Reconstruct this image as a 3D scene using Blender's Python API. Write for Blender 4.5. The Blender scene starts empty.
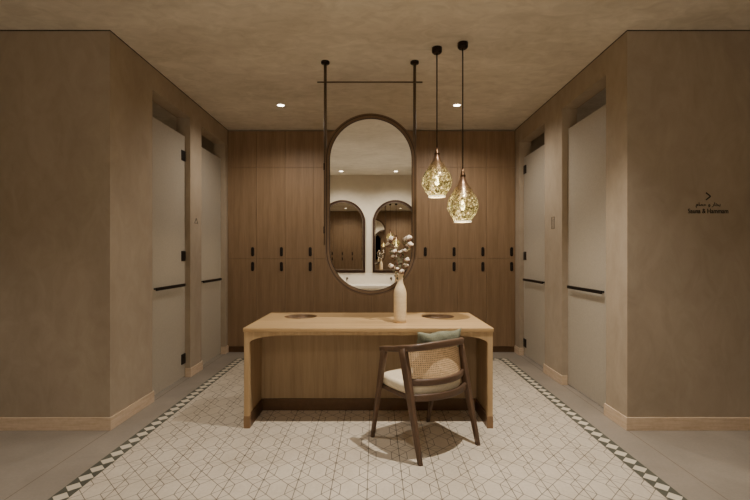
import bpy, bmesh, math, random
from mathutils import Vector, Matrix
random.seed(7)
C = bpy.context.scene.collection
PI = math.pi
CAMZ = 1.315
F = 430.0

# ------------------------------------------------------------------ helpers
def srgb(r, g, b):
    def f(c):
        c /= 255.0
        return c/12.92 if c <= 0.04045 else ((c+0.055)/1.055)**2.4
    return (f(r), f(g), f(b), 1.0)

def at(px, py, Y):
    """photo pixel at depth Y -> world point (measuring aid for placing things)"""
    return Vector(((px-375.0)*Y/F, Y, CAMZ-(py-254.7)*Y/F))

def link(o, parent=None):
    C.objects.link(o)
    if parent is not None:
        o.parent = parent
    return o

def obj(name, bm, mats, parent=None, smooth=False, bevel=0.0, segs=2, loc=None, angle=35):
    me = bpy.data.meshes.new(name)
    bmesh.ops.recalc_face_normals(bm, faces=bm.faces)
    bm.to_mesh(me); bm.free()
    if not isinstance(mats, (list, tuple)):
        mats = [mats]
    for m in mats:
        me.materials.append(m)
    o = bpy.data.objects.new(name, me)
    link(o, parent)
    if loc is not None:
        o.location = loc
    if smooth:
        for p in me.polygons: p.use_smooth = True
    if bevel > 0:
        b = o.modifiers.new('bevel', 'BEVEL')
        b.width = bevel; b.segments = segs; b.limit_method = 'ANGLE'; b.angle_limit = math.radians(angle)
        for p in me.polygons: p.use_smooth = True
        w = o.modifiers.new('wn', 'WEIGHTED_NORMAL'); w.keep_sharp = True
    return o

def tag(o, label=None, cat=None, group=None, kind=None):
    if label: o['label'] = label
    if cat: o['category'] = cat
    if group: o['group'] = group
    if kind: o['kind'] = kind
    return o

def thing(name, label, cat, loc=(0, 0, 0), rotz=0.0, group=None):
    o = bpy.data.objects.new(name, None)
    o.empty_display_size = 0.1
    link(o)
    o.location = loc; o.rotation_euler = (0, 0, rotz)
    return tag(o, label, cat, group)

def struct_tag(o):
    o['kind'] = 'structure'
    return o

def dup(root, loc, label=None):
    r = root.copy(); C.objects.link(r); r.location = loc
    if label: r['label'] = label
    for ch in list(root.children):
        c = ch.copy(); C.objects.link(c); c.parent = r
        for g in ch.children:
            d = g.copy(); C.objects.link(d); d.parent = c
    return r

def box(bm, x0, x1, y0, y1, z0, z1, mi=0):
    vs = [bm.verts.new(p) for p in ((x0,y0,z0),(x1,y0,z0),(x1,y1,z0),(x0,y1,z0),
                                    (x0,y0,z1),(x1,y0,z1),(x1,y1,z1),(x0,y1,z1))]
    for q in ((0,3,2,1),(4,5,6,7),(0,1,5,4),(1,2,6,5),(2,3,7,6),(3,0,4,7)):
        f = bm.faces.new([vs[i] for i in q]); f.material_index = mi
    return vs

def quad(bm, pts, mi=0):
    f = bm.faces.new([bm.verts.new(p) for p in pts]); f.material_index = mi
    return f

def lathe(bm, prof, n=40, c=(0, 0, 0), mi=0):
    rings = []
    for r, z in prof:
        if r < 1e-5:
            rings.append([bm.verts.new((c[0], c[1], c[2]+z))])
        else:
            rings.append([bm.verts.new((c[0]+r*math.cos(2*PI*i/n), c[1]+r*math.sin(2*PI*i/n), c[2]+z)) for i in range(n)])
    for a, b in zip(rings, rings[1:]):
        for i in range(n):
            j = (i+1) % n
            if len(a) == 1 and len(b) == 1: continue
            if len(a) == 1: f = bm.faces.new((a[0], b[j], b[i]))
            elif len(b) == 1: f = bm.faces.new((a[i], a[j], b[0]))
            else: f = bm.faces.new((a[i], a[j], b[j], b[i]))
            f.material_index = mi
            f.smooth = True

def sweep(bm, pts, sizes, up=(0, 0, 1), n=12, e=3.5, closed=False, mi=0):
    """rounded-rectangle section (w along side, h along up) carried along pts"""
    pts = [Vector(p) for p in pts]
    if not isinstance(sizes, list): sizes = [sizes]*len(pts)
    m = len(pts); rings = []
    for k in range(m):
        if closed: t = pts[(k+1) % m]-pts[k-1]
        else: t = pts[min(k+1, m-1)]-pts[max(k-1, 0)]
        t.normalize()
        u = Vector(up[k] if isinstance(up, list) else up)
        s = t.cross(u); s.normalize(); v = s.cross(t); v.normalize()
        w, h = sizes[k]
        ring = []
        for i in range(n):
            a = 2*PI*(i+0.5)/n
            ca, sa = math.cos(a), math.sin(a)
            x = math.copysign(abs(ca)**(2/e), ca)*w/2
            y = math.copysign(abs(sa)**(2/e), sa)*h/2
            ring.append(bm.verts.new(pts[k]+s*x+v*y))
        rings.append(ring)
    rng = range(m) if closed else range(m-1)
    for k in rng:
        a, b = rings[k], rings[(k+1) % m]
        for i in range(n):
            j = (i+1) % n
            f = bm.faces.new((a[i], a[j], b[j], b[i])); f.smooth = True; f.material_index = mi
    if not closed:
        for r, q in ((rings[0], 1), (rings[-1], 0)):
            f = bm.faces.new(r if not q else r[::-1]); f.material_index = mi
    return rings

def tube(bm, pts, r, n=12, mi=0):
    rs = r if isinstance(r, list) else [r]*len(pts)
    d = Vector(pts[-1])-Vector(pts[0])
    up = (0, 0, 1) if abs(d.normalized().z) < 0.9 else (0, 1, 0)
    sweep(bm, pts, [(2*q, 2*q) for q in rs], up=up, n=n, e=2.0, mi=mi)

def interp(a, b, n):
    a, b = Vector(a), Vector(b)
    return [a.lerp(b, i/(n-1)) for i in range(n)]

def bez(p0, p1, p2, p3, n):
    out = []
    for i in range(n):
        t = i/(n-1); s = 1-t
        out.append(Vector(p0)*s**3+Vector(p1)*3*s*s*t+Vector(p2)*3*s*t*t+Vector(p3)*t**3)
    return out

def prism(bm, outlines, half, M=None, mi=0):
    """flat shape with holes (2-D outlines), thickness 2*half, placed with matrix M"""
    cu = bpy.data.curves.new('tmp', 'CURVE'); cu.dimensions = '2D'; cu.fill_mode = 'BOTH'; cu.extrude = half
    for ol in outlines:
        sp = cu.splines.new('POLY'); sp.points.add(len(ol)-1); sp.use_cyclic_u = True
        for p, q in zip(sp.points, ol): p.co = (q[0], q[1], 0, 1)
    o = bpy.data.objects.new('tmp', cu)
    me = bpy.data.meshes.new_from_object(o)
    b2 = bmesh.new(); b2.from_mesh(me)
    bmesh.ops.remove_doubles(b2, verts=b2.verts, dist=1e-5)
    if M is not None: bmesh.ops.transform(b2, matrix=M, verts=b2.verts)
    for f in b2.faces: f.material_index = mi
    tmp = bpy.data.meshes.new('t'); b2.to_mesh(tmp); b2.free()
    bm.from_mesh(tmp)
    bpy.data.meshes.remove(tmp); bpy.data.meshes.remove(me); bpy.data.objects.remove(o); bpy.data.curves.remove(cu)

# (x,y) of a 2-D outline -> (X, -depth, Z)
XZ = Matrix(((1,0,0,0),(0,0,-1,0),(0,1,0,0),(0,0,0,1)))

def stadium(w, h, n=24):
    r = w/2; s = h/2-r
    return [(r*math.cos(PI*i/n), s+r*math.sin(PI*i/n)) for i in range(n+1)] + \
           [(-r*math.cos(PI*i/n), -s-r*math.sin(PI*i/n)) for i in range(n+1)]

def arch(w, h, n=24):
    """flat-bottomed arch, origin at bottom centre"""
    r = w/2
    return [(-r, 0), (r, 0)] + [(r*math.cos(PI*i/n), h-r+r*math.sin(PI*i/n)) for i in range(n+1)]

def circle(cx, cy, r, n=40):
    return [(cx+r*math.cos(2*PI*i/n), cy+r*math.sin(2*PI*i/n)) for i in range(n)]

# ------------------------------------------------------------------ materials
class NT:
    def __init__(s, name):
        s.m = bpy.data.materials.new(name); s.m.use_nodes = True
        s.t = s.m.node_tree; s.b = s.t.nodes['Principled BSDF']
    def n(s, typ, **kw):
        nd = s.t.nodes.new(typ)
        for k, v in kw.items(): setattr(nd, k, v)
        return nd
    def l(s, a, b): s.t.links.new(a, b)
    def math(s, op, a, b=None, c=None, clamp=False):
        nd = s.n('ShaderNodeMath', operation=op); nd.use_clamp = clamp
        for i, v in enumerate((a, b, c)):
            if v is None: continue
            if isinstance(v, (int, float)): nd.inputs[i].default_value = v
            else: s.l(v, nd.inputs[i])
        return nd.outputs[0]
    def coords(s, scale=(1, 1, 1), kind='Object', rot=(0, 0, 0)):
        tc = s.n('ShaderNodeTexCoord'); mp = s.n('ShaderNodeMapping')
        mp.inputs['Scale'].default_value = scale; mp.inputs['Rotation'].default_value = rot
        s.l(tc.outputs[kind], mp.inputs['Vector'])
        return mp.outputs[0]
    def noise(s, vec, scale, detail=4, rough=0.55, dist=0.0):
        nd = s.n('ShaderNodeTexNoise')
        nd.inputs['Scale'].default_value = scale; nd.inputs['Detail'].default_value = detail
        nd.inputs['Roughness'].default_value = rough; nd.inputs['Distortion'].default_value = dist
        s.l(vec, nd.inputs['Vector']); return nd.outputs['Fac']
    def ramp(s, fac, stops):
        nd = s.n('ShaderNodeValToRGB'); cr = nd.color_ramp
        while len(cr.elements) < len(stops): cr.elements.new(0.5)
        for e, (p, c) in zip(cr.elements, stops): e.position = p; e.color = c
        s.l(fac, nd.inputs[0]); return nd.outputs[0]
    def mix(s, fac, a, b, blend='MIX'):
        nd = s.n('ShaderNodeMix', data_type='RGBA', blend_type=blend)
        for i, v in ((0, fac), (6, a), (7, b)):
            if isinstance(v, (int, float)): nd.inputs[i].default_value = v
            elif isinstance(v, tuple): nd.inputs[i].default_value = v
            else: s.l(v, nd.inputs[i])
        return nd.outputs[2]
    def bump(s, h, strength=0.2, dist=0.01):
        nd = s.n('ShaderNodeBump'); nd.inputs['Strength'].default_value = strength
        nd.inputs['Distance'].default_value = dist
        s.l(h, nd.inputs['Height']); s.l(nd.outputs[0], s.b.inputs['Normal'])
    def base(s, v):
        if isinstance(v, tuple): s.b.inputs['Base Color'].default_value = v
        else: s.l(v, s.b.inputs['Base Color'])
    def rough(s, r, metal=0.0, spec=None):
        s.b.inputs['Roughness'].default_value = r; s.b.inputs['Metallic'].default_value = metal
        if spec is not None: s.b.inputs['Specular IOR Level'].default_value = spec

def plain(name, col, rough=0.5, metal=0.0, var=0.12, scale=20.0, spec=None):
    t = NT(name)
    n = t.noise(t.coords(), scale, 3)
    d = tuple(c*(1-var) for c in col[:3])+(1,)
    u = tuple(min(1, c*(1+var)) for c in col[:3])+(1,)
    t.base(t.ramp(n, [(0.3, d), (0.7, u)])); t.rough(rough, metal, spec)
    return t.m

def plaster(name, c0, c1, stretch=(1, 1, 1), fine=1.0, bump=0.25):
    t = NT(name)
    v = t.coords(stretch)
    a = t.noise(v, 1.3, 6, 0.62, 0.6)
    b = t.noise(v, 6.5, 6, 0.65, 1.2)
    m = t.math('ADD', t.math('MULTIPLY', a, 0.55), t.math('MULTIPLY', b, 0.45*fine))
    t.base(t.ramp(m, [(0.34, c0), (0.66, c1)]))
    g = t.noise(t.coords(), 38, 5, 0.6)
    t.bump(t.math('ADD', m, t.math('MULTIPLY', g, 0.3)), bump, 0.012)
    t.rough(0.82, spec=0.25)
    return t.m

M_wall = plaster('wall_plaster', srgb(152, 137, 117), srgb(174, 159, 138), (1, 1, 0.55))
M_ceil = plaster('ceiling_plaster', srgb(190, 180, 160), srgb(228, 219, 201), (0.8, 1.3, 1), 1.0, 0.35)
M_rear = plaster('rear_plaster', srgb(206, 196, 176), srgb(220, 210, 190))

def stone(name, c0, c1, rough=0.55):
    t = NT(name)
    v = t.coords()
    a = t.noise(v, 2.2, 6, 0.6, 0.4); b = t.noise(v, 60, 3)
    m = t.math('ADD', t.math('MULTIPLY', a, 0.7), t.math('MULTIPLY', b, 0.3))
    t.base(t.ramp(m, [(0.35, c0), (0.65, c1)])); t.rough(rough, spec=0.3)
    t.bump(b, 0.08, 0.002)
    return t.m
M_stone = stone('floor_stone', srgb(134, 125, 113), srgb(150, 140, 127))
M_joint = plain('floor_joint', srgb(118, 104, 88), 0.8)
M_bdark = stone('border_dark', srgb(74, 74, 64), srgb(92, 91, 79))
M_blight = stone('border_light', srgb(196, 186, 166), srgb(212, 202, 182))

def skirting():
    t = NT('skirting_travertine')
    v = t.coords((2, 2, 26))
    a = t.noise(v, 2.6, 5, 0.6, 0.5)
    b = t.noise(t.coords((1, 1, 1)), 45, 3)
    m = t.math('ADD', t.math('MULTIPLY', a, 0.7), t.math('MULTIPLY', b, 0.3))
    t.base(t.ramp(m, [(0.35, srgb(192, 168, 140)), (0.65, srgb(214, 192, 166))])); t.rough(0.6, spec=0.3)
    return t.m
M_skirt = skirting()

def pattern_tile():
    t = NT('pattern_floor_tile')
    tc = t.n('ShaderNodeTexCoord'); sp = t.n('ShaderNodeSeparateXYZ'); t.l(tc.outputs['Object'], sp.inputs[0])
    P = 0.2022
    def fold(c, off):
        u = t.math('DIVIDE', t.math('SUBTRACT', c, off), P)
        f = t.math('FRACT', u)
        g = t.math('SUBTRACT', 0.5, t.math('ABSOLUTE', t.math('SUBTRACT', f, 0.5)))   # 0 on the line .. 0.5 between
        return g
    a = fold(sp.outputs[0], -0.0435); b = fold(sp.outputs[1], 2.5130)
    w = 0.0085
    def near(d, width, soft=0.006):
        return t.math('SUBTRACT', 1.0, t.math('SMOOTH_MIN', 1.0, t.math('DIVIDE', t.math('MAXIMUM', t.math('SUBTRACT', d, width), 0.0), soft), 0.01), clamp=True)
    L = []
    L.append(near(a, w))                                                                                  # long joints
    L.append(t.math('MULTIPLY', near(b, w*0.7), 0.6))                                                       # cross joints
    L.append(near(t.math('MULTIPLY', t.math('ABSOLUTE', t.math('SUBTRACT', t.math('ADD', a, b), 0.5)), 0.707), w*0.8))
    ver = near(t.math('ABSOLUTE', t.math('SUBTRACT', a, 0.25)), w*0.8)
    L.append(t.math('MULTIPLY', ver, t.math('GREATER_THAN', b, 0.245)))
    dg = near(t.math('MULTIPLY', t.math('ABSOLUTE', t.math('SUBTRACT', a, b)), 0.707), w*0.8)
    L.append(t.math('MULTIPLY', dg, t.math('LESS_THAN', a, 0.252)))
    # knots where joints meet
    def dot(x, y, r=0.028):
        dx = t.math('SUBTRACT', a, x); dy = t.math('SUBTRACT', b, y)
        d = t.math('SQRT', t.math('ADD', t.math('MULTIPLY', dx, dx), t.math('MULTIPLY', dy, dy)))
        return near(d, r*0.6, r*0.6)
    L += [dot(0, 0), dot(0, 0.5), dot(0.5, 0, 0.02)]
    tot = L[0]
    for q in L[1:]: tot = t.math('MAXIMUM', tot, q)
    n = t.noise(t.coords(), 3.0, 5, 0.6); n2 = t.noise(t.coords(), 50, 3)
    fade = t.math('MULTIPLY_ADD', t.noise(t.coords(), 4.5, 3), 0.9, 0.1, clamp=True)
    m = t.math('ADD', t.math('MULTIPLY', n, 0.6), t.math('MULTIPLY', n2, 0.4))
    tile = t.ramp(m, [(0.35, srgb(192, 180, 161)), (0.65, srgb(210, 199, 181))])
    t.base(t.mix(t.math('MULTIPLY', tot, t.math('ADD', 0.55, t.math('MULTIPLY', fade, 0.7)), clamp=True), tile, srgb(84, 76, 64)))
    t.rough(0.42, spec=0.35)
    return t.m
M_tile = pattern_tile()

def wood(name, dark, light, axis='z', scale=1.0, rough=0.5, rings=True):
    t = NT(name)
    s = {'z': (26, 26, 1.3), 'x': (1.3, 26, 26), 'y': (26, 1.3, 26)}[axis]
    s = tuple(k*scale for k in s)
    v = t.coords(s)
    a = t.noise(v, 1.0, 6, 0.6, 0.3)
    s2 = {'z': (5, 5, 0.5), 'x': (0.5, 5, 5), 'y': (5, 0.5, 5)}[axis]
    b = t.noise(t.coords(tuple(k*scale for k in s2)), 1.0, 4, 0.5, 0.8)
    s3 = {'z': (130, 130, 5), 'x': (5, 130, 130), 'y': (130, 5, 130)}[axis]
    c = t.noise(t.coords(tuple(k*scale for k in s3)), 1.0, 2)
    m = t.math('ADD', t.math('ADD', t.math('MULTIPLY', a, 0.45), t.math('MULTIPLY', b, 0.35)), t.math('MULTIPLY', c, 0.2))
    t.base(t.ramp(m, [(0.36, dark), (0.62, light)])); t.rough(rough, spec=0.3)
    t.bump(c, 0.1, 0.002)
    return t.m
M_lock = wood('locker_oak', srgb(122, 98, 72), srgb(148, 122, 94))
M_top = wood('tabletop_oak', srgb(166, 136, 94), srgb(198, 166, 120), 'x', 0.8, 0.38)
M_oak = wood('table_oak', srgb(164, 136, 98), srgb(190, 162, 122))
M_oakp = wood('panel_oak', srgb(140, 117, 88), srgb(166, 142, 110))
M_walnut = wood('walnut', srgb(74, 57, 45), srgb(104, 81, 63), 'z', 1.3, 0.38)
M_walnutx = wood('walnut_rail', srgb(74, 57, 45), srgb(104, 81, 63), 'x', 1.3, 0.38)
M_plinth = plain('bronze_plinth', srgb(98, 74, 52), 0.45, 0.5)
M_shoe = plain('leg_shoe', srgb(138, 110, 80), 0.4, 0.35)
M_black = plain('dark_bronze', srgb(44, 34, 28), 0.4, 0.7)
M_handle = plain('handle_black', srgb(36, 30, 27), 0.45, 0.5)
M_bronze = plain('bronze', srgb(104, 90, 74), 0.5, 0.6, 0.06)
M_frame = plain('mirror_bronze', srgb(110, 90, 70), 0.38, 0.75, 0.06)
M_frame2 = plain('mirror_lip', srgb(52, 35, 25), 0.4, 0.4)
M_rframe = plain('rear_mirror_frame', srgb(66, 47, 36), 0.35, 0.6)
M_gap = plain('shadow_gap', srgb(62, 50, 40), 0.9)  # flat dark tone painted in for shade in the gaps
M_white = plain('ceramic', srgb(236, 228, 212), 0.35, 0, 0.03)
M_seat = plain('seat_fabric', srgb(214, 200, 172), 0.9, 0, 0.06, 60)
M_tray = plain('tray_leather', srgb(112, 84, 52), 0.5, 0.2, 0.1, 30)
M_copper = plain('copper_cap', srgb(86, 64, 44), 0.35, 0.85)
M_ink = plain('sign_ink', srgb(30, 22, 16), 0.6)
M_stem = plain('cotton_stem', srgb(104, 58, 42), 0.8)
M_husk = plain('cotton_husk', srgb(112, 72, 48), 0.8)
M_cotton = plain('cotton', srgb(226, 212, 194), 0.95, 0, 0.06, 90)

def vase_mat():
    t = NT('vase_ceramic')
    a = t.noise(t.coords((1, 1, 9)), 9, 4); b = t.noise(t.coords(), 70, 3)
    m = t.math('ADD', t.math('MULTIPLY', a, 0.5), t.math('MULTIPLY', b, 0.5))
    t.base(t.ramp(m, [(0.3, srgb(206, 182, 142)), (0.7, srgb(228, 208, 172))])); t.rough(0.6)
    t.bump(m, 0.2, 0.003)
    return t.m
M_vase = vase_mat()

def pillow_mat():
    t = NT('sage_fabric')
    a = t.noise(t.coords((1, 1, 1)), 7, 4, 0.6, 1.0); b = t.noise(t.coords(), 160, 2)
    m = t.math('ADD', t.math('MULTIPLY', a, 0.6), t.math('MULTIPLY', b, 0.4))
    t.base(t.ramp(m, [(0.35, srgb(92, 94, 76)), (0.68, srgb(140, 140, 118))])); t.rough(0.85, spec=0.2)
    t.bump(b, 0.2, 0.002)
    return t.m
M_pillow = pillow_mat()

def mirror_mat():
    t = NT('mirror_glass'); n = t.noise(t.coords(), 2)
    t.base(t.ramp(n, [(0, (0.86, 0.85, 0.82, 1)), (1, (0.9, 0.89, 0.86, 1))])); t.rough(0.0, 1.0)
    return t.m
M_mirror = mirror_mat()

def frosted():
    t = NT('frosted_glass')
    out = t.t.nodes['Material Output']
    n = t.noise(t.coords(), 90, 2)
    col = t.ramp(n, [(0.3, srgb(202, 193, 176)), (0.7, srgb(212, 203, 187))])
    t.base(col); t.rough(0.38, spec=0.4)
    tr = t.n('ShaderNodeBsdfTranslucent'); t.l(col, tr.inputs[0])
    mx = t.n('ShaderNodeMixShader'); mx.inputs[0].default_value = 0.45
    t.l(t.b.outputs[0], mx.inputs[1]); t.l(tr.outputs[0], mx.inputs[2]); t.l(mx.outputs[0], out.inputs[0])
    return t.m
M_glass = frosted()

def cane():
    t = NT('woven_cane')
    tc = t.n('ShaderNodeTexCoord'); sp = t.n('ShaderNodeSeparateXYZ'); t.l(tc.outputs['UV'], sp.inputs[0])
    def f(c, k):
        return t.math('ABSOLUTE', t.math('SUBTRACT', t.math('FRACT', t.math('MULTIPLY', c, k)), 0.5))
    a = f(sp.outputs[0], 36); b = f(sp.outputs[1], 15)
    hole = t.math('MULTIPLY', t.math('LESS_THAN', a, 0.24), t.math('LESS_THAN', b, 0.24))
    n = t.noise(t.coords(), 60, 3)
    t.base(t.ramp(n, [(0.3, srgb(206, 172, 130)), (0.7, srgb(234, 204, 164))])); t.rough(0.6)
    tr = t.n('ShaderNodeBsdfTransparent'); mx = t.n('ShaderNodeMixShader')
    t.l(t.math('MULTIPLY', hole, 0.6), mx.inputs[0]); t.l(t.b.outputs[0], mx.inputs[1]); t.l(tr.outputs[0], mx.inputs[2])
    t.l(mx.outputs[0], t.t.nodes['Material Output'].inputs[0])
    return t.m
M_cane = cane()

def shade_mat():
    t = NT('mosaic_glass')
    v = t.coords()
    vo = t.n('ShaderNodeTexVoronoi', feature='DISTANCE_TO_EDGE'); vo.inputs['Scale'].default_value = 72; t.l(v, vo.inputs['Vector'])
    vc = t.n('ShaderNodeTexVoronoi'); vc.inputs['Scale'].default_value = 72; t.l(v, vc.inputs['Vector'])
    tc = t.n('ShaderNodeTexCoord'); sp = t.n('ShaderNodeSeparateXYZ'); t.l(tc.outputs['Object'], sp.inputs[0])
    top = t.n('ShaderNodeMapRange'); top.inputs['From Min'].default_value = 0.19; top.inputs['From Max'].default_value = 0.31
    t.l(sp.outputs[2], top.inputs['Value'])
    sepc = t.n('ShaderNodeSeparateColor'); t.l(vc.outputs['Color'], sepc.inputs[0])
    cell = t.ramp(sepc.outputs[0], [(0.0, srgb(84, 78, 48)), (0.35, srgb(176, 178, 132)), (0.7, srgb(246, 240, 204)), (1.0, srgb(112, 112, 74))])
    col = t.mix(top.outputs[0], cell, srgb(140, 100, 70))
    lead = t.math('LESS_THAN', vo.outputs['Distance'], 0.10)
    tr = t.n('ShaderNodeBsdfTransparent'); t.l(col, tr.inputs[0])
    tl = t.n('ShaderNodeBsdfTranslucent'); t.l(col, tl.inputs[0])
    gl = t.n('ShaderNodeBsdfGlossy'); gl.inputs['Roughness'].default_value = 0.15; t.l(col, gl.inputs[0])
    m1 = t.n('ShaderNodeMixShader'); t.l(t.math('MULTIPLY_ADD', sepc.outputs[1], 0.35, 0.05), m1.inputs[0]); t.l(tr.outputs[0], m1.inputs[1]); t.l(tl.outputs[0], m1.inputs[2])
    m2 = t.n('ShaderNodeMixShader'); m2.inputs[0].default_value = 0.15; t.l(m1.outputs[0], m2.inputs[1]); t.l(gl.outputs[0], m2.inputs[2])
    t.base(t.mix(top.outputs[0], srgb(104, 86, 56), srgb(92, 68, 48))); t.rough(0.35, 0.5)
    m3 = t.n('ShaderNodeMixShader')
    t.l(t.math('MAXIMUM', t.math('MULTIPLY', lead, 0.85), t.math('MULTIPLY', top.outputs[0], 0.7)), m3.inputs[0])
    t.l(m2.outputs[0], m3.inputs[1]); t.l(t.b.outputs[0], m3.inputs[2])
    t.l(m3.outputs[0], t.t.nodes['Material Output'].inputs[0])
    return t.m
M_shade = shade_mat()

def emit(name, col, s):
    t = NT(name)
    t.base(col); t.b.inputs['Emission Color'].default_value = col; t.b.inputs['Emission Strength'].default_value = s
    return t.m
M_bulb = emit('bulb_glow', (1, 0.85, 0.56, 1), 30)
M_rim = emit('rim_painted_glow', (1, 0.86, 0.58, 1), 1.1)  # slight emission put in for the bulb's light on the rim
M_lens = emit('downlight_glow', (1, 0.87, 0.68, 1), 14)

# ------------------------------------------------------------------ the room
XL, XR = -1.9875, 1.892
YF, YB, H = 3.225, 5.811, 3.0
YR = -1.69
DL = [(3.84, 4.627), (4.926, 5.697)]
DR = [(3.522, 4.35), (4.797, 5.627)]
DH = 2.79
TH = 0.15
XO = 4.6

# floor: stone surround, joint lines, patterned field with diamond border
bm = bmesh.new()
bo = 0.1005
bx0, bx1 = -1.757, 1.677          # outer edges of the border
by1 = 5.46
by0 = -1.2
def fl(x0, x1, y0, y1, mi): quad(bm, ((x0, y0, 0), (x1, y0, 0), (x1, y1, 0), (x0, y1, 0)), mi)
j = 0.003
fl(-XO, XL-j, -1.9, YB+0.2, 0); fl(XL-j, XL+j, -1.9, YB+0.2, 1); fl(XL+j, bx0, -1.9, YB+0.2, 0)
fl(bx1, XR-j, -1.9, YB+0.2, 0); fl(XR-j, XR+j, -1.9, YB+0.2, 1); fl(XR+j, XO, -1.9, YB+0.2, 0)
fl(bx0, bx1, by1, YB+0.2, 0); fl(bx0, bx1, -1.9, by0, 0)
fl(bx0+bo, bx1-bo, by0, by1-bo, 2)
def cell_run(p0, p1, q0, n):
    """border strip from p0 to p1, width vector q0, n cells: dark corners round a light diamond"""
    p0, p1, q0 = Vector(p0), Vector(p1), Vector(q0)
    d = (p1-p0)/n
    for k in range(n):
        a = p0+d*k; b = a+d; c = b+q0; e = a+q0
        mab, mbc, mce, mea = a+d/2, b+q0/2, e+d/2, a+q0/2
        ctr = (a+c)/2
        mab, mbc, mce, mea = [ctr+(v-ctr)*0.90 for v in (mab, mbc, mce, mea)]
        for poly in ((a, b, mab), (b, mbc, mab), (b, c, mbc), (c, mce, mbc), (c, e, mce), (e, mea, mce), (e, a, mea), (a, mab, mea)): quad(bm, poly, 3)
        quad(bm, (mab, mbc, mce, mea), 4)
n_side = round((by1-by0)/0.1027)
cell_run((bx0, by0, 0), (bx0, by1, 0), (bo, 0, 0), n_side)
cell_run((bx1-bo, by0, 0), (bx1-bo, by1, 0), (bo, 0, 0), n_side)
cell_run((bx0+bo, by1-bo, 0), (bx1-bo, by1-bo, 0), (0, bo, 0), 31)
struct_tag(obj('floor', bm, [M_stone, M_joint, M_tile, M_bdark, M_blight]))

bm = bmesh.new(); box(bm, -XO, XO, -1.9, YB+0.2, H, H+0.1)
ceiling = struct_tag(obj('ceiling', bm, M_ceil))

def side_wall(name, X, s, doors):
    """block on one side: face with two door openings plus the face turned to the camera"""
    bm = bmesh.new()
    def b(x0, x1, y0, y1, z0, z1): box(bm, min(x0, x1), max(x0, x1), y0, y1, z0, z1)
    ys = [YF] + [v for d in doors for v in d] + [YB]
    for i in range(0, len(ys), 2): b(X, X+s*TH, ys[i], ys[i+1], 0, H)
    for y0, y1 in doors: b(X, X+s*TH, y0, y1, DH, H)
    b(X+s*TH, s*XO, YF, YF+TH, 0, H)
    bmesh.ops.remove_doubles(bm, verts=bm.verts, dist=1e-4)
    return struct_tag(obj(name, bm, M_wall))
side_wall('wall_left', XL, -1, DL)
side_wall('wall_right', XR, 1, DR)
bm = bmesh.new(); box(bm, -XO, XO, YB+0.012, YB+0.2, 0, H); struct_tag(obj('wall_back', bm, M_wall))
bm = bmesh.new(); box(bm, -XO, XO, YR-0.2, YR, 0, H); struct_tag(obj('wall_front', bm, M_rear))
bm = bmesh.new(); box(bm, -XO-0.1, -XO, YR, YB+0.2, 0, H); struct_tag(obj('wall_far_left', bm, M_wall))
bm = bmesh.new(); box(bm, XO, XO+0.1, YR, YB+0.2, 0, H); struct_tag(obj('wall_far_right', bm, M_wall))

# skirting with its return at each door jamb
def skirt(name, X, s, doors):
    bm = bmesh.new(); t = 0.012; h = 0.096
    def b(x0, x1, y0, y1): box(bm, min(x0, x1), max(x0, x1), y0, y1, 0, h)
    b(X-s*t, s*XO, YF-t, YF)
    ys = [YF] + [v for d in doors for v in d] + [YB]
    for i in range(0, len(ys), 2): b(X-s*t, X, ys[i], ys[i+1])
    for y0, y1 in doors:
        b(X-s*t, X+s*0.05, y0, y0+t); b(X-s*t, X+s*0.05, y1-t, y1)
    return struct_tag(obj(name, bm, M_skirt, bevel=0.0015, segs=1))
skirt('baseboard_left', XL, -1, DL)
skirt('baseboard_right', XR, 1, DR)

# thin dark strip standing in for the shadow gap between walls and ceiling
bm = bmesh.new(); g = 0.002; h = 0.008
box(bm, -XO, XL+g, YF-g, YF, H-h, H); box(bm, XL, XL+g, YF, YB, H-h, H)
box(bm, XR-g, XO, YF-g, YF, H-h, H); box(bm, XR-g, XR, YF, YB, H-h, H)
struct_tag(obj('shadow_gap_strip', bm, M_gap))

# frosted glass doors
def glass_door(n, X, s, y0, y1, hinge_y, hinges):
    root = bpy.data.objects.new('door_%d' % n, None); link(root); root.location = (X+s*0.062, (y0+y1)/2, 0)
    root['kind'] = 'structure'; root.empty_display_size = .1
    w = (y1-y0)/2
    bm = bmesh.new(); box(bm, -0.006, 0.006, -w+0.008, w-0.008, 0.012, 2.585)
    obj('glass_panel', bm, M_glass, root, bevel=0.001, segs=1)
    bm = bmesh.new()
    ya, yb = -w+0.10, w-0.09
    xo = -s*0.045
    box(bm, xo-0.008, xo+0.008, ya, yb, 0.982, 1.012)
    for yy in (ya+0.03, yb-0.05):
        box(bm, min(xo, 0), max(xo, 0), yy, yy+0.022, 0.99, 1.006)
    obj('door_handle', bm, M_handle, root, bevel=0.003)
    d = 1 if hinge_y > 0 else -1
    for hz in hinges:
        bm = bmesh.new()
        e = d*w; i = d*(w-0.095)
        box(bm, -0.014, 0.014, min(e, i)+0.002, max(e, i)-0.002, hz-0.054, hz+0.054)
        obj('hinge', bm, M_handle, root, bevel=0.003)
    return root
HZ = (0.205, 1.30, 2.37)
glass_door(1, XL, -1, DL[0][0], DL[0][1], 1, HZ)
glass_door(2, XL, -1, DL[1][0], DL[1][1], -1, HZ)
glass_door(3, XR, 1, DR[0][0], DR[0][1], -1, HZ)
glass_door(4, XR, 1, DR[1][0], DR[1][1], 1, (0.17, 1.30, 2.42))

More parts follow.
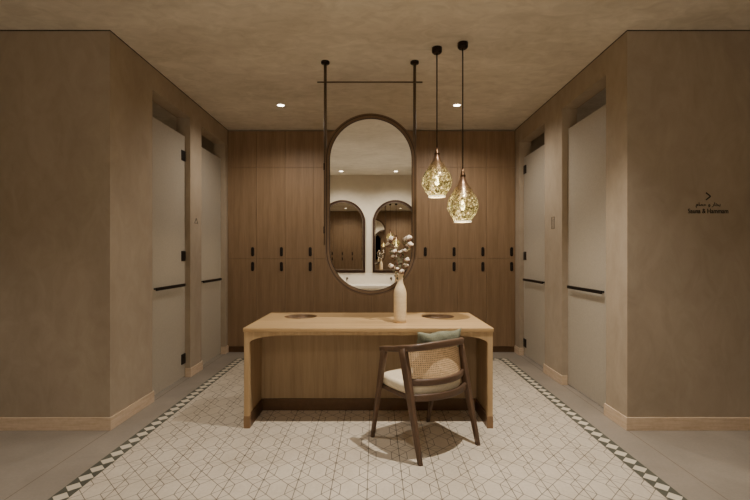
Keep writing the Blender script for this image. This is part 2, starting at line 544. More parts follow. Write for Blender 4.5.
# ------------------------------------------------------------------ lockers
LX0 = XL+0.004; NLK = 10; LW = (XR-XL-0.008)/NLK
def pull(z, top):
    """recessed strip pull with a round lock"""
    bm = bmesh.new()
    x = LW/2-0.05
    prism(bm, [stadium(0.040, 0.125, 8)], 0.004, Matrix.Translation((x, -0.026, z)) @ XZ)
    prism(bm, [stadium(0.016, 0.06, 8)], 0.004, Matrix.Translation((x, -0.032, z-0.012)) @ XZ)
    lathe(bm, [(0, -0.004), (0.011, -0.004), (0.011, 0.004), (0, 0.004)], 14)
    vs = [v for v in bm.verts if abs(v.co.z) < 0.01 and abs(v.co.x) < 0.02]
    bmesh.ops.transform(bm, matrix=Matrix.Translation((x, -0.032, z+(0.042 if top else -0.044))) @ Matrix.Rotation(PI/2, 4, 'X'), verts=vs)
    return bm
def locker(lower_pull=True):
    r = thing('locker', 'x', 'locker')
    g = 0.0010
    bm = bmesh.new(); box(bm, -LW/2, LW/2, 0.001, 0.011, 0.0, 2.985)
    obj('carcass', bm, M_gap, r)
    bm = bmesh.new(); box(bm, -LW/2, LW/2, -0.008, 0.001, 0.0, 0.078); obj('plinth', bm, M_plinth, r)
    def panel(z0, z1):
        bm = bmesh.new(); box(bm, -LW/2+g, LW/2-g, -0.022, 0.0, z0+g, z1-g); return bm
    d = obj('door', panel(0.08, 1.262), M_lock, r, bevel=0.0015, segs=1)
    if lower_pull: obj('handle', pull(1.155, False), M_handle, d, bevel=0.002, segs=1)
    d = obj('door', panel(1.262, 2.487), M_lock, r, bevel=0.0015, segs=1)
    obj('handle', pull(1.355, True), M_handle, d, bevel=0.002, segs=1)
    obj('top_panel', panel(2.487, 2.98), M_lock, r, bevel=0.0015, segs=1)
    return r
LKL = ['oak locker column at the far left, touching the left wall', 'second oak locker column from the left wall',
       'third oak locker column from the left, just left of the oval mirror', 'oak locker column behind the left side of the oval mirror',
       'oak locker column behind the oval mirror, left of its middle', 'oak locker column behind the oval mirror, right of its middle',
       'oak locker column right of the oval mirror with only an upper handle', 'oak locker column behind the left pendant lamp',
       'second oak locker column from the right wall', 'oak locker column at the far right, touching the right wall']
lk = locker(True); lk2 = locker(False)
for i in range(NLK):
    p = (LX0+LW*(i+0.5), YB, 0)
    src = lk2 if i == 6 else lk
    if i in (0, 6):
        src.location = p; o = src; o['label'] = LKL[i]
    else: o = dup(src, p, LKL[i])
    o['group'] = 'oak lockers along the back wall'

# ------------------------------------------------------------------ vanity table
TX0, TX1 = -0.992, 0.892
TY0, TY1 = 3.255, 4.115
TZ = 0.760
TC = (TX0+TX1)/2
tb = thing('vanity_table', 'long pale oak double vanity table with arched frame and round inset trays', 'table', (TC, (TY0+TY1)/2, 0))
hw = (TX1-TX0)/2; hd = (TY1-TY0)/2
TRX = 0.618; TRY = 3.88-(TY0+TY1)/2; TRR = 0.146
bm = bmesh.new()
prism(bm, [[(-hw-0.006, -hd-0.008), (hw+0.006, -hd-0.008), (hw+0.006, hd+0.008), (-hw-0.006, hd+0.008)], circle(-TRX, TRY, TRR), circle(TRX, TRY, TRR)],
      0.014, Matrix.Translation((0, 0, TZ-0.014)))
obj('tabletop', bm, M_top, tb, bevel=0.003)
# arched frame that runs round under the top, front half and back half either side of the middle panel
def archframe(y0, y1):
    zt = TZ-0.029; zi = zt-0.026; wi = hw-0.040
    out = [(-hw, 0), (-hw, zt), (hw, zt), (hw, 0), (wi, 0)]
    rx, rz = 0.30, 0.062
    n = 14
    for i in range(n+1):
        a = PI/2*i/n; out.append((wi-rx+rx*math.cos(a), zi-rz+rz*math.sin(a)))
    for i in range(n+1):
        a = PI/2+PI/2*i/n; out.append((-wi+rx+rx*math.cos(a), zi-rz+rz*math.sin(a)))
    out.append((-wi, 0))
    bm = bmesh.new()
    prism(bm, [out], (y1-y0)/2, Matrix.Translation((0, (y0+y1)/2, 0)) @ XZ)
    return bm
obj('frame', archframe(-hd, -hd+0.038), M_oak, tb, bevel=0.002)
obj('frame', archframe(hd-0.038, hd), M_oak, tb, bevel=0.002)
for s in (-1, 1):
    bm = bmesh.new(); a, b = s*hw, s*(hw-0.030)
    box(bm, min(a, b), max(a, b), -hd+0.038, hd-0.038, 0.0, TZ-0.029)
    obj('side_panel', bm, M_oakp, tb)
    bm = bmesh.new(); a, b = s*(hw-0.030), s*(hw-0.044)
    box(bm, min(a, b), max(a, b), -hd+0.036, hd-0.036, 0.0, 0.095)
    obj('plinth', bm, M_plinth, tb)
    for yy in (-hd, hd):
        bm = bmesh.new()
        y0, y1 = (yy-0.002, yy+0.040) if yy < 0 else (yy-0.040, yy+0.002)
        a, b = s*(hw+0.002), s*(hw-0.044)
        box(bm, min(a, b), max(a, b), y0, y1, 0, 0.092)
        obj('leg_shoe', bm, M_shoe, tb, bevel=0.002)
py = 3.645-(TY0+TY1)/2
bm = bmesh.new(); box(bm, -hw+0.030, hw-0.030, py, py+0.05, 0.0, TZ-0.029); obj('middle_panel', bm, M_oakp, tb)
bm = bmesh.new(); box(bm, -hw+0.045, hw-0.045, py-0.014, py, 0.0, 0.098); box(bm, -hw+0.045, hw-0.045, py+0.05, py+0.064, 0.0, 0.098)
obj('plinth', bm, M_plinth, tb)
for s in (-1, 1):
    bm = bmesh.new()
    lathe(bm, [(TRR+0.001, -0.001), (TRR-0.006, -0.001), (TRR-0.012, -0.012), (TRR-0.02, -0.028), (0, -0.030)], 48, (s*TRX, TRY, TZ))
    obj('inset_tray', bm, M_tray, tb, smooth=True)

# ------------------------------------------------------------------ hanging oval mirror
MX = -0.036; MY = 3.72
mr = thing('oval_mirror', 'tall oval bronze mirror hung from two ceiling poles above the table', 'mirror', (MX, MY, 0))
MC = 1.746; MW, MH = 0.792, 1.570
bm = bmesh.new()
prism(bm, [stadium(MW, MH, 40), stadium(MW-0.078, MH-0.078, 40)], 0.020, Matrix.Translation((0, 0, MC)) @ XZ)
obj('frame', bm, M_frame, mr, bevel=0.006, segs=3)
bm = bmesh.new()
prism(bm, [stadium(MW-0.024, MH-0.024, 40), stadium(MW-0.038, MH-0.038, 40)], 0.0225, Matrix.Translation((0, 0, MC)) @ XZ)
prism(bm, [stadium(MW-0.0785, MH-0.0785, 40), stadium(MW-0.088, MH-0.088, 40)], 0.018, Matrix.Translation((0, 0, MC)) @ XZ)
tag(obj('frame_lip', bm, M_frame2, mr), 'dark inner line of the mirror frame')
bm = bmesh.new()
prism(bm, [stadium(MW-0.082, MH-0.082, 40)], 0.006, Matrix.Translation((0, -0.004, MC)) @ XZ)
obj('mirror_glass', bm, M_mirror, mr)
for s in (-1, 1):
    px = s*0.390-0.008
    bm = bmesh.new(); tube(bm, [(px, 0.033, 1.40), (px, 0.033, 2.2), (px, 0.033, H-0.001)], 0.0128, 16)
    p = obj('pole', bm, M_bronze, mr)
    bm = bmesh.new(); lathe(bm, [(0, -0.022), (0.034, -0.020), (0.037, -0.016), (0.037, -0.0005), (0, -0.0005)], 28, (px, 0.033, H))
    obj('ceiling_flange', bm, M_black, p, smooth=False)
    bm = bmesh.new(); box(bm, px-0.014, px+0.014, 0.014, 0.036, 1.5, 1.56)
    obj('bracket', bm, M_black, p)
    bm = bmesh.new(); box(bm, px-0.014, px+0.014, 0.014, 0.036, 2.05, 2.11)
    obj('bracket', bm, M_black, p)
bm = bmesh.new(); tube(bm, [(-0.465, 0.012, 2.812), (0, 0.012, 2.812), (0.447, 0.012, 2.812)], 0.0065, 12)
obj('crossbar', bm, M_bronze, mr)

# ------------------------------------------------------------------ pendant lamps
def pendant(name_label, X, Y, zb, zt, sc=1.0):
    """zb, zt: bottom and top of the glass drop"""
    r = thing('pendant_lamp', name_label, 'lamp', (X, Y, zb), 0, 'pendant lamps over the table')
    hgt = zt-zb
    L = H-zb
    bm = bmesh.new(); lathe(bm, [(0, 0), (0.030, 0), (0.041, 0.012), (0.041, 0.048), (0, 0.048)], 32, (0, 0, L-0.0485)); obj('canopy', bm, M_black, r, bevel=0.003)
    bm = bmesh.new(); tube(bm, [(0, 0, hgt-0.01), (0, 0, L-0.045)], 0.0050, 10); obj('cord', bm, M_black, r)
    prof = [(0.066, 0.0), (0.082, 0.03), (0.104, 0.066), (0.120, 0.105), (0.123, 0.135), (0.112, 0.185), (0.085, 0.232),
            (0.060, 0.278), (0.039, 0.312), (0.026, 0.345), (0.019, 0.375), (0.015, 0.398)]
    k = hgt/0.43
    # smooth the profile
    P = [(a*1.0, b*k) for a, b in prof]
    Q = []
    for i in range(len(P)-1):
        p0 = P[max(i-1, 0)]; p1 = P[i]; p2 = P[i+1]; p3 = P[min(i+2, len(P)-1)]
        for t in (0, 0.25, 0.5, 0.75):
            Q.append(tuple(0.5*((2*p1[c])+(-p0[c]+p2[c])*t+(2*p0[c]-5*p1[c]+4*p2[c]-p3[c])*t*t+(-p0[c]+3*p1[c]-3*p2[c]+p3[c])*t**3) for c in (0, 1)))
    Q.append(P[-1])
    bm = bmesh.new(); lathe(bm, Q, 56); obj('lamp_shade', bm, M_shade, r, smooth=True)
    bm = bmesh.new(); lathe(bm, [(0.060, 0.006), (0.060, -0.004), (0.069, -0.004), (0.069, 0.006), (0.060, 0.006)], 40); obj('rim', bm, M_rim, r, smooth=True)
    bm = bmesh.new(); lathe(bm, [(0, hgt+0.004), (0.009, hgt+0.002), (0.012, hgt-0.02), (0.020, 0.385*k), (0.024, 0.37*k), (0.0, 0.37*k)], 24); obj('cap', bm, M_copper, r, smooth=True)
    bm = bmesh.new(); tube(bm, [(0, 0, 0.37*k), (0, 0, 0.175)], 0.010, 12); obj('socket', bm, M_black, r)
    bm = bmesh.new(); lathe(bm, [(0, 0.090), (0.008, 0.092), (0.015, 0.103), (0.017, 0.116), (0.012, 0.135), (0.008, 0.150), (0.009, 0.178), (0, 0.178)], 20)
    b = obj('bulb', bm, M_bulb, r, smooth=True); tag(b, 'glowing warm bulb')
    b.visible_shadow = True
    ld = bpy.data.lights.new('pendant_glow', 'POINT'); ld.energy = 3.2; ld.color = (1, 0.76, 0.46); ld.shadow_soft_size = 0.03
    lo = bpy.data.objects.new('pendant_glow', ld); C.objects.link(lo); lo.location = (X, Y, zb+0.055)
    return r
pendant('left and higher of the two teardrop mosaic glass pendant lamps', 0.504, 3.50, 1.787, 2.185)
pendant('right and lower of the two teardrop mosaic glass pendant lamps', 0.698, 3.42, 1.577, 1.995)

# ------------------------------------------------------------------ vase and cotton
VX, VY = 0.206, 3.53
v = tag(obj('vase', (lambda bm: (lathe(bm, [(0, 0), (0.0450, 0), (0.0495, 0.006), (0.0513, 0.03), (0.0522, 0.12), (0.0522, 0.235), (0.0486, 0.262), (0.0387, 0.292), (0.0279, 0.315),
    (0.0234, 0.335), (0.0234, 0.365), (0.0261, 0.392), (0.0279, 0.402), (0.0243, 0.402), (0.0207, 0.385), (0.0198, 0.34), (0.0234, 0.31), (0.0405, 0.27), (0.0432, 0.03), (0, 0.02)], 36), bm)[1])(bmesh.new()),
    M_vase, smooth=True, loc=(VX, VY, TZ)), 'tall cream bottle-shaped vase standing on the oak table', 'vase')

def boll(bm, p, r):
    random.seed(int(p[0]*9999)+int(p[2]*777))
    for k in range(5):
        a = 2*PI*k/5+random.random()
        q = Vector(p)+Vector((math.cos(a)*r*0.5, math.sin(a)*r*0.5, random.uniform(-0.25, 0.35)*r))
        if k == 4: q = Vector(p)+Vector((0, 0, r*0.4))
        res = bmesh.ops.create_icosphere(bm, subdivisions=2, radius=r*0.62, matrix=Matrix.Translation(q))
        for vv in res['verts']:
            vv.co += (vv.co-q)*random.uniform(-0.12, 0.12)
    for f in bm.faces: f.smooth = True
def husk(bm, p, r, d):
    p = Vector(p); d = Vector(d).normalized()
    s = d.orthogonal().normalized(); t = d.cross(s)
    for k in range(5):
        a = 2*PI*k/5
        o = s*math.cos(a)+t*math.sin(a)
        base = p-d*r*0.9
        w = (s*-math.sin(a)+t*math.cos(a))*r*0.4
        q1 = p-d*r*0.4+o*r*0.85; tip = p+d*r*0.25+o*r*1.1
        v0 = bm.verts.new(base); v1 = bm.verts.new(q1+w); v2 = bm.verts.new(tip); v3 = bm.verts.new(q1-w)
        bm.faces.new((v0, v1, v2, v3))
def leaf(bm, p, d, L, w):
    p = Vector(p); d = Vector(d).normalized(); s = d.cross(Vector((0.2, 1, 0.1))).normalized()*w
    a = bm.verts.new(p); b = bm.verts.new(p+d*L*0.5+s); c = bm.verts.new(p+d*L); e = bm.verts.new(p+d*L*0.5-s)
    bm.faces.new((a, b, c, e))
mouth = Vector((VX, VY, TZ+0.37))
def branch(label, pxs, sway):
    """pxs: boll pixels (px, py, dY, r) from the tip down"""
    root = thing('cotton_branch', label, 'flower', mouth-Vector((0, 0, 0.25)), 0, 'dried cotton branches in the vase')
    base = Vector(root.location)
    P = [at(a, b, VY+dy) for a, b, dy, r in pxs]
    tip = P[0]-Vector((0, 0, 0.012))
    bm = bmesh.new()
    c = bez(Vector((0, 0, 0)), mouth-base, mouth-base+Vector((sway*0.3, 0, 0.12)), tip-base, 14)
    tube(bm, c, [0.0042-0.0018*i/13 for i in range(14)], 8)
    for p in P[1:]:
        q = min(c, key=lambda u: abs((u+base-Vector((0, 0, 0.02))-p).z+0.015)*2+abs((u+base-p).x)*0.2)
        tube(bm, bez(q, q.lerp(p-base, 0.4)+Vector((0, 0, -0.004)), p-base+Vector((0, 0, -0.03)), p-base-Vector((0, 0, 0.012)), 5), 0.0017, 6)
    st = obj('stem', bm, M_stem, root)
    for (a, b, dy, r), p in zip(pxs, P):
        bm = bmesh.new(); boll(bm, p-base, r); bo_ = obj('cotton_boll', bm, M_cotton, root)
        bm = bmesh.new(); husk(bm, p-base-Vector((0, 0, r*0.2)), r, ((p-mouth).x*2, 0.1, 0.25)); obj('husk', bm, M_husk, bo_)
    bm = bmesh.new()
    for k in range(16):
        q = c[5+k//2]; leaf(bm, q, (random.uniform(-1, 1), random.uniform(-.6, .6), random.uniform(-0.2, 0.9)), random.uniform(0.03, 0.055), 0.010)
    obj('leaf', bm, plain('dry_leaf', srgb(112, 104, 78), 0.8), root)['kind'] = 'stuff'
branch('dried cotton branch leaning left in the cream vase', [(391.5, 238.5, 0.0, .021), (388, 244, 0.03, .015), (395, 251.5, -0.03, .020), (394.5, 257, 0.01, .017), (392, 266.5, -0.02, .019)], -0.05)
branch('dried cotton branch leaning right with the highest white bolls', [(409, 238, 0.0, .025), (410.5, 244.5, -0.03, .023), (405.5, 251, 0.0, .020), (407.5, 259.5, -0.02, .020), (406.5, 266, 0.02, .017)], 0.05)
branch('short dried cotton branch in the middle of the cream vase', [(400.5, 252, 0.04, .014), (402, 271.5, -0.03, .021), (397.5, 269, 0.0, .015)], 0.01)

# ------------------------------------------------------------------ chair
CH = Vector((0.347, 3.04, 0)); CR = math.radians(33)
ch = thing('armchair', 'dark walnut armchair with woven cane back and cream seat beside the table', 'chair', CH, CR)
legs = {'fl': ((-0.270, 0.255, 0), (-0.262, 0.115, 0.655)), 'fr': ((0.252, 0.258, 0), (0.262, 0.115, 0.655)),
        'bl': ((-0.246, -0.262, 0), (-0.250, -0.085, 0.695)), 'br': ((0.270, -0.255, 0), (0.250, -0.085, 0.695))}
for k, (a, b) in legs.items():
    bm = bmesh.new()
    fr = k[0] == 'f'
    n = 10; pts = interp(a, b, n); sz = []
    for i in range(n):
        t = i/(n-1)
        if fr: sz.append((0.026+0.012*t, 0.024+0.022*t))
        else: sz.append((0.028+0.010*t, 0.028+0.040*min(1, t*1.3)))
    up = (0, 1, 0)
    pts[0].z = 0
    rings = sweep(bm, pts, sz, up=up, n=16, e=5)
    for vv in rings[0]: vv.co.z = 0
    obj('leg', bm, M_walnut, ch)
# arm and back rail: one continuous bow
ctl = [(-0.262, 0.150, 0.655), (-0.263, 0.10, 0.665), (-0.259, 0.0, 0.680), (-0.250, -0.085, 0.698), (-0.226, -0.142, 0.706), (-0.165, -0.172, 0.712), (-0.08, -0.186, 0.715), (0, -0.190, 0.716)]
ctl = ctl + [(-x, y, z) for x, y, z in ctl[-2::-1]]
def catmull(P, k=4):
    P = [Vector(p) for p in P]; out = []
    for i in range(len(P)-1):
        p0 = P[max(i-1, 0)]; p1 = P[i]; p2 = P[i+1]; p3 = P[min(i+2, len(P)-1)]
        for j_ in range(k):
            t = j_/k
            out.append(0.5*((2*p1)+(-p0+p2)*t+(2*p0-5*p1+4*p2-p3)*t*t+(-p0+3*p1-3*p2+p3)*t**3))
    out.append(P[-1]); return out
rail = catmull(ctl)
bm = bmesh.new()
m = len(rail)
sweep(bm, rail, [(0.036+0.0*abs(i/(m-1)-.5), 0.034+0.014*math.sin(PI*i/(m-1))) for i in range(m)], n=16, e=4)
obj('arm_rail', bm, M_walnutx, ch)
def back_pt(x, z):
    """point on the bowed back plane"""
    y = -0.085-0.105*(1-(abs(x)/0.25)**2.2) - (0.70-z)*0.16
    return Vector((x, y, z))
bm = bmesh.new()
lo = [back_pt(-0.258+0.516*i/20, 0.484) for i in range(21)]
sweep(bm, lo, (0.030, 0.044), n=14, e=4)
obj('lower_rail', bm, M_walnutx, ch)
# cane
bm = bmesh.new(); uvl = bm.loops.layers.uv.new('UVMap')
nx, nz = 28, 6; gridv = []
for jz in range(nz+1):
    z = 0.500+jz*(0.705-0.500)/nz
    gridv.append([bm.verts.new(back_pt(-0.232+0.464*i/nx, z)+Vector((0, 0.004, 0))) for i in range(nx+1)])
for jz in range(nz):
    for i in range(nx):
        f = bm.faces.new((gridv[jz][i], gridv[jz][i+1], gridv[jz+1][i+1], gridv[jz+1][i])); f.smooth = True
        for lp, (a, b) in zip(f.loops, ((i, jz), (i+1, jz), (i+1, jz+1), (i, jz+1))): lp[uvl].uv = (a/nx, b/nz)
obj('cane_back', bm, M_cane, ch)
# seat frame rails and apron
bm = bmesh.new()
zs = 0.390
cor = [(-0.258, 0.200), (0.258, 0.200), (0.258, -0.165), (-0.258, -0.165)]
sweep(bm, interp((-0.255, 0.205, zs), (0.255, 0.205, zs), 6), (0.026, 0.042), n=14, e=5)
for s in (-1, 1): sweep(bm, interp((s*0.238, 0.205, zs-0.006), (s*0.238, -0.150, zs-0.006), 6), (0.024, 0.028), n=14, e=5)
sweep(bm, [Vector((-0.258+0.516*i/14, -0.150-0.085*(1-(abs(-0.258+0.516*i/14)/0.258)**2), zs)) for i in range(15)], (0.026, 0.046), n=14, e=5)
obj('seat_frame', bm, M_walnutx, ch)
# cushion seat: rounded slab
def slab(bm, outline, z0, z1, r=0.018, crown=0.012):
    n = len(outline); c = sum((Vector(p) for p in outline), Vector((0, 0)))/n
    lv = [(0.0, z0), (-r*0.0, z0)]
    rings = []
    def ring(ins, z, ):
        out = []
        for p in outline:
            d = (Vector(p)-c); L = d.length
            q = c+d*(1-ins/L)
            out.append(bm.verts.new((q.x, q.y, z)))
        return out
    R = [ring(r, z0), ring(r*0.3, z0+r*0.3), ring(0, z0+r), ring(0, z1-r), ring(r*0.3, z1-r*0.3), ring(r, z1), ring(0.08, z1+crown*0.7), ring(0.16, z1+crown)]
    for a, b in zip(R, R[1:]):
        for i in range(n):
            f = bm.faces.new((a[i], a[(i+1) % n], b[(i+1) % n], b[i])); f.smooth = True
    bm.faces.new(R[0][::-1]); f = bm.faces.new(R[-1]); f.smooth = True
ol = []
for i in range(64):
    a = 2*PI*i/64; ca, sa = math.cos(a), math.sin(a)
    e = 5 if sa > 0 else 2.9
    ol.append((math.copysign(abs(ca)**(2/e), ca)*0.249, 0.005+math.copysign(abs(sa)**(2/e), sa)*(0.235 if sa > 0 else 0.208)))
bm = bmesh.new(); slab(bm, ol, 0.396, 0.466, 0.020); obj('seat', bm, M_seat, ch)

# pillow leaning on the chair back
def pillow():
    bm = bmesh.new(); n = 22
    W, Hh, T = 0.405, 0.315, 0.060
    g = {}
    for sgn in (1, -1):
        for i in range(n+1):
            for j_ in range(n+1):
                u, w = -1+2*i/n, -1+2*j_/n
                edge = i in (0, n) or j_ in (0, n)
                if edge and sgn == -1: g[(sgn, i, j_)] = g[(1, i, j_)]; continue
                th = T*((1-abs(u)**2.4)*(1-abs(w)**2.4))**0.5
                px = u*W/2*(1-0.07*(1-w*w)*abs(u)); pz = w*Hh/2*(1-0.07*(1-u*u)*abs(w))
                wr = 0.006*math.sin(9*u+4*w)*(1-u*u)*(1-w*w)+0.004*math.sin(15*w-8*u)*(1-w*w)
                # the upper edge is slumped into soft folds
                pz += (0.006*math.sin(6*u+1)-0.004)*max(w, 0)
                g[(sgn, i, j_)] = bm.verts.new((px, sgn*th+wr, pz))
        for i in range(n):
            for j_ in range(n):
                q = [g[(sgn, a, b)] for a, b in ((i, j_), (i+1, j_), (i+1, j_+1), (i, j_+1))]
                f = bm.faces.new(q if sgn == 1 else q[::-1]); f.smooth = True
    return bm
pl = tag(obj('cushion', pillow(), M_pillow), 'crumpled sage green cushion propped on the chair seat behind the cane back', 'cushion')
R33 = Matrix.Rotation(CR, 4, 'Z')
pw = R33 @ Vector((0.050, -0.085, 0.640))
pl.location = CH+pw
pl.rotation_euler = (Matrix.Rotation(CR, 4, 'Z') @ Matrix.Rotation(math.radians(10), 4, 'X') @ Matrix.Rotation(math.radians(1), 4, 'Y')).to_euler()

# ------------------------------------------------------------------ ceiling downlights
def downlight(x, y, label):
    r = thing('downlight', label, 'light', (x, y, H), 0, 'recessed ceiling downlights')
    bm = bmesh.new(); lathe(bm, [(0.040, -0.001), (0.050, -0.001), (0.052, -0.004), (0.040, -0.006), (0.036, -0.003)], 32); obj('ring', bm, M_white, r, smooth=True)
    bm = bmesh.new(); lathe(bm, [(0, -0.004), (0.038, -0.004), (0.038, -0.001), (0, -0.001)], 32); obj('lens', bm, M_lens, r)
downlight(-1.06, 4.84, 'small round recessed downlight in the ceiling left of the oval mirror')
downlight(0.923, 4.84, 'small round recessed downlight in the ceiling behind the right pendant cord')
downlight(-0.68, -1.25, 'left downlight over the arched mirrors, seen only as a reflection')
downlight(0.42, -1.25, 'right downlight over the arched mirrors, seen only as a reflection')

# ------------------------------------------------------------------ signs
def text(body, size, font=None):
    cu = bpy.data.curves.new('txt', 'FONT'); cu.body = body; cu.size = size; cu.align_x = 'CENTER'; cu.extrude = 0.0008; cu.offset = size*0.012
    o = bpy.data.objects.new('txt', cu); me = bpy.data.meshes.new_from_object(o)
    bpy.data.objects.remove(o); bpy.data.curves.remove(cu)
    return me
def mesh_bm(me, M):
    bm = bmesh.new(); bm.from_mesh(me); bmesh.ops.transform(bm, matrix=M, verts=bm.verts); return bm
sx = (708-375)*YF/F
sg = thing('wall_sign', 'dark arrow and sauna lettering on the right wall facing the camera', 'sign', (sx, YF-0.0015, 1.65))
def wz(py): return CAMZ-(py-254.7)*YF/F-1.65
bm = bmesh.new()
for a, b in (((-0.016, 0.027), (0.018, 0)), ((0.018, 0), (-0.016, -0.027))):
    c = wz(196.3)
    sweep(bm, [(a[0], 0, a[1]+c), (b[0], 0, b[1]+c)], (0.002, 0.009), up=(0.0, 0.0, 1.0), n=8, e=6)
obj('arrow', bm, M_ink, sg)
def fit(me, w, zc, hh=None):
    xs = [q.co.x for q in me.vertices]; ys = [q.co.y for q in me.vertices]
    if not xs: return None
    s = w/(max(xs)-min(xs)); sy = s if hh is None else hh/(max(ys)-min(ys))
    M = Matrix.Translation((0, 0, zc)) @ XZ @ Matrix.Diagonal((s, sy, 1, 1)) @ Matrix.Translation((-(max(xs)+min(xs))/2, -(max(ys)+min(ys))/2, 0))
    return mesh_bm(me, M)
obj('lettering', fit(text('Sauna & Hammam', 0.05), 0.302, wz(211.0), 0.036), M_ink, sg)
# Arabic line in presentation forms, written left to right in visual order: hammam, wa, bukhar
ar = '\uFEE1\uFE8E\uFEE4\uFEA3 \u0648 \u0631\uFE8E\uFEA8\uFE91'
bmt = fit(text(ar, 0.05), 0.185, wz(205.2), 0.042)
if bmt: obj('lettering', bmt, M_ink, sg)

def icon(label, X, s, Y, zc, shape):
    bm = bmesh.new()
    for pts in shape:
        P3 = [(0, p[0], p[1]) for p in pts]
        sweep(bm, P3, (0.002, 0.0045), up=(1, 0, 0), n=6, e=6)
    return tag(obj('pictogram', bm, M_ink, loc=(X-s*0.002, Y, zc)), label, 'sign')
tri = [[(-0.042, -0.036), (0.042, -0.036)], [(0.042, -0.036), (0, 0.022)], [(0, 0.022), (-0.042, -0.036)], [(-0.006, 0.045), (0.006, 0.045)]]
icon('small triangle pictogram on the left wall between the two glass doors', XL, -1, 4.775, 1.70, tri)
rct = [[(-0.038, -0.065), (-0.038, 0.06)], [(0.03, 0.06), (0.03, -0.065)], [(-0.038, 0.06), (0.03, 0.06)], [(-0.038, -0.065), (0.03, -0.065)], [(-0.004, 0.03), (-0.004, -0.065)], [(-0.038, 0.03), (0.03, 0.03)]]
icon('small upright rectangle pictogram on the right wall between the two glass doors', XR, 1, 4.57, 1.655, rct)

# ------------------------------------------------------------------ washing area behind the viewer (seen in the mirror)
def arched(X, label):
    r = thing('arched_mirror', label, 'mirror', (X, YR, 0.94), 0, 'arched mirrors on the wall opposite')
    w, h = 0.96, 1.53
    RX = Matrix.Rotation(PI, 4, 'Z')
    bm = bmesh.new(); prism(bm, [arch(w, h, 32), [(p[0], p[1]+0.045) for p in arch(w-0.09, h-0.09, 32)]], 0.022, RX @ Matrix.Translation((0, -0.0225, 0)) @ XZ)
    obj('frame', bm, M_rframe, r, bevel=0.004)
    bm = bmesh.new(); prism(bm, [[(p[0], p[1]+0.05) for p in arch(w-0.10, h-0.10, 32)], [(p[0], p[1]+0.062) for p in arch(w-0.124, h-0.124, 32)]], 0.024, RX @ Matrix.Translation((0, -0.025, 0)) @ XZ)
    tag(obj('frame_lip', bm, M_bronze, r), 'bright inner edge of the frame')
    bm = bmesh.new(); prism(bm, [[(p[0], p[1]+0.045) for p in arch(w-0.09, h-0.09, 32)]], 0.005, RX @ Matrix.Translation((0, -0.012, 0)) @ XZ)
    obj('mirror_glass', bm, M_mirror, r)
arched(-0.685, 'left arched dark-framed mirror reflected in the oval mirror')
arched(0.43, 'right arched dark-framed mirror reflected in the oval mirror')
bm = bmesh.new()
prism(bm, [[(-1.7, 0), (1.5, 0), (1.5, 0.55), (-1.7, 0.55)], circle(-0.68, 0.28, 0.19), circle(0.43, 0.28, 0.19)], 0.03, Matrix.Translation((0, YR+0.002, 0.67)))
box(bm, -1.66, 1.46, YR+0.002, YR+0.50, 0.0, 0.6395)
box(bm, -1.7, 1.5, YR+0.002, YR+0.020, 0.6995, 0.925)
tag(obj('washstand', bm, M_white, bevel=0.004), 'pale washstand counter under the arched mirrors, seen as a reflection', 'counter')
for x, l in ((-0.68, 'left'), (0.43, 'right')):
    bm = bmesh.new(); lathe(bm, [(0.19, 0.0), (0.182, -0.002), (0.17, -0.03), (0.12, -0.055), (0, -0.058)], 36); 
    tag(obj('wash_basin', bm, M_white, smooth=True, loc=(x, YR+0.28, 0.70)), l+' round basin sunk in the pale washstand counter', 'basin')
    bm = bmesh.new(); tube(bm, [(0, 0, 0), (0, 0.004, 0), (0, 0.008, 0)], 0.026, 20)
    tube(bm, bez((0, 0.004, 0), (0, 0.09, 0.004), (0, 0.13, 0.004), (0, 0.15, -0.03), 10), 0.012, 12)
    tag(obj('faucet', bm, M_bronze, loc=(x+(0.09 if x < 0 else -0.09), YR+0.021, 0.815)), l+' bronze wall faucet over the pale washstand', 'faucet')

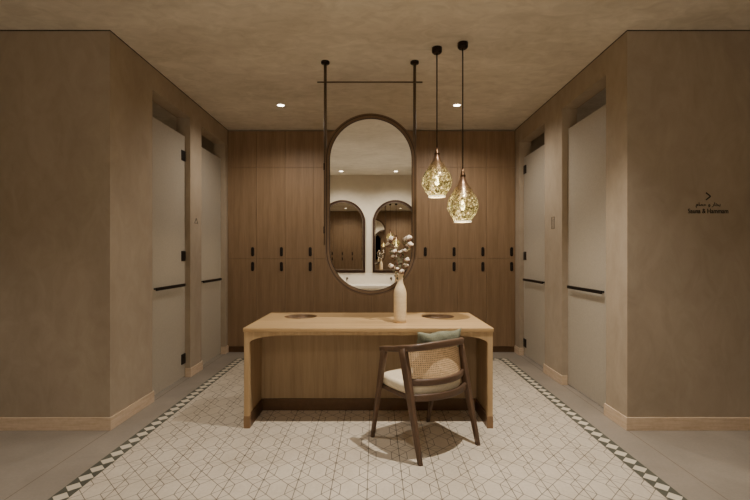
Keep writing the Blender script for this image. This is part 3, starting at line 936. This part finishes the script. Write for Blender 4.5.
# ------------------------------------------------------------------ light
def spot(x, y, e, ang=80, blend=0.6, size=0.04, col=(1, 0.91, 0.80), z=H-0.03, aim=None):
    ld = bpy.data.lights.new('spot', 'SPOT'); ld.energy = e; ld.spot_size = math.radians(ang); ld.spot_blend = blend
    ld.shadow_soft_size = size; ld.color = col
    o = bpy.data.objects.new('spot', ld); C.objects.link(o); o.location = (x, y, z)
    if aim is not None:
        o.rotation_euler = (Vector(aim)-Vector((x, y, z))).to_track_quat('-Z', 'Y').to_euler()
    return o
spot(0.78, 2.80, 250, 112, 1.0, 0.012)
spot(-0.85, 2.80, 62, 105, 1.0, 0.012)
spot(-1.06, 4.84, 44, 158, 0.7)
spot(0.923, 4.84, 62, 158, 0.7)
spot(-0.68, -0.9, 105, 150, 1.0)
spot(0.42, -0.9, 105, 150, 1.0)
spot(-0.1, 1.0, 90, 70, 1.0, 0.05, aim=(-0.1, -1.4, 0.6))  # unseen lamp added to brighten the washstand front
for x in (-1.2, 0.95):  # pair of unseen up-lights added as fill for ceiling and walls
    spot(x, -0.75, 29, 150, 1.0, 0.0, z=1.0, aim=(x*0.5, 0.9, 3.0))
spot(-2.9, 1.9, 75, 88, 1.0, 0.1)
spot(2.9, 1.9, 22, 88, 1.0, 0.1)
# unseen lamps added behind the frosted doors to light the glass through
for x, y, e in ((-2.7, 4.3, 40), (-2.7, 5.3, 40), (2.6, 3.95, 42), (2.6, 5.2, 38)):
    spot(x, y, e, 140, 1.0, 0.1, z=1.9, col=(1, 0.92, 0.80) if x < 0 else (1, 0.95, 0.90))

w = bpy.data.worlds.new('World'); bpy.context.scene.world = w; w.use_nodes = True
w.node_tree.nodes['Background'].inputs[0].default_value = (0.02, 0.017, 0.013, 1)

# ------------------------------------------------------------------ camera
cd = bpy.data.cameras.new('camera'); cam = bpy.data.objects.new('camera', cd); C.objects.link(cam)
cam.location = (0, 0, CAMZ); cam.rotation_euler = (PI/2, 0, 0)
cd.sensor_width = 36; cd.lens = 36*F/750; cd.shift_y = 4.7/750; cd.clip_start = 0.05
bpy.context.scene.camera = cam
sc = bpy.context.scene
sc.view_settings.view_transform = 'AgX'
sc.view_settings.look = 'None'
sc.view_settings.exposure = 0.36
sc.cycles.use_denoising = True
sc.cycles.max_bounces = 12; sc.cycles.diffuse_bounces = 6; sc.cycles.transparent_max_bounces = 16
sc.cycles.sample_clamp_indirect = 6.0
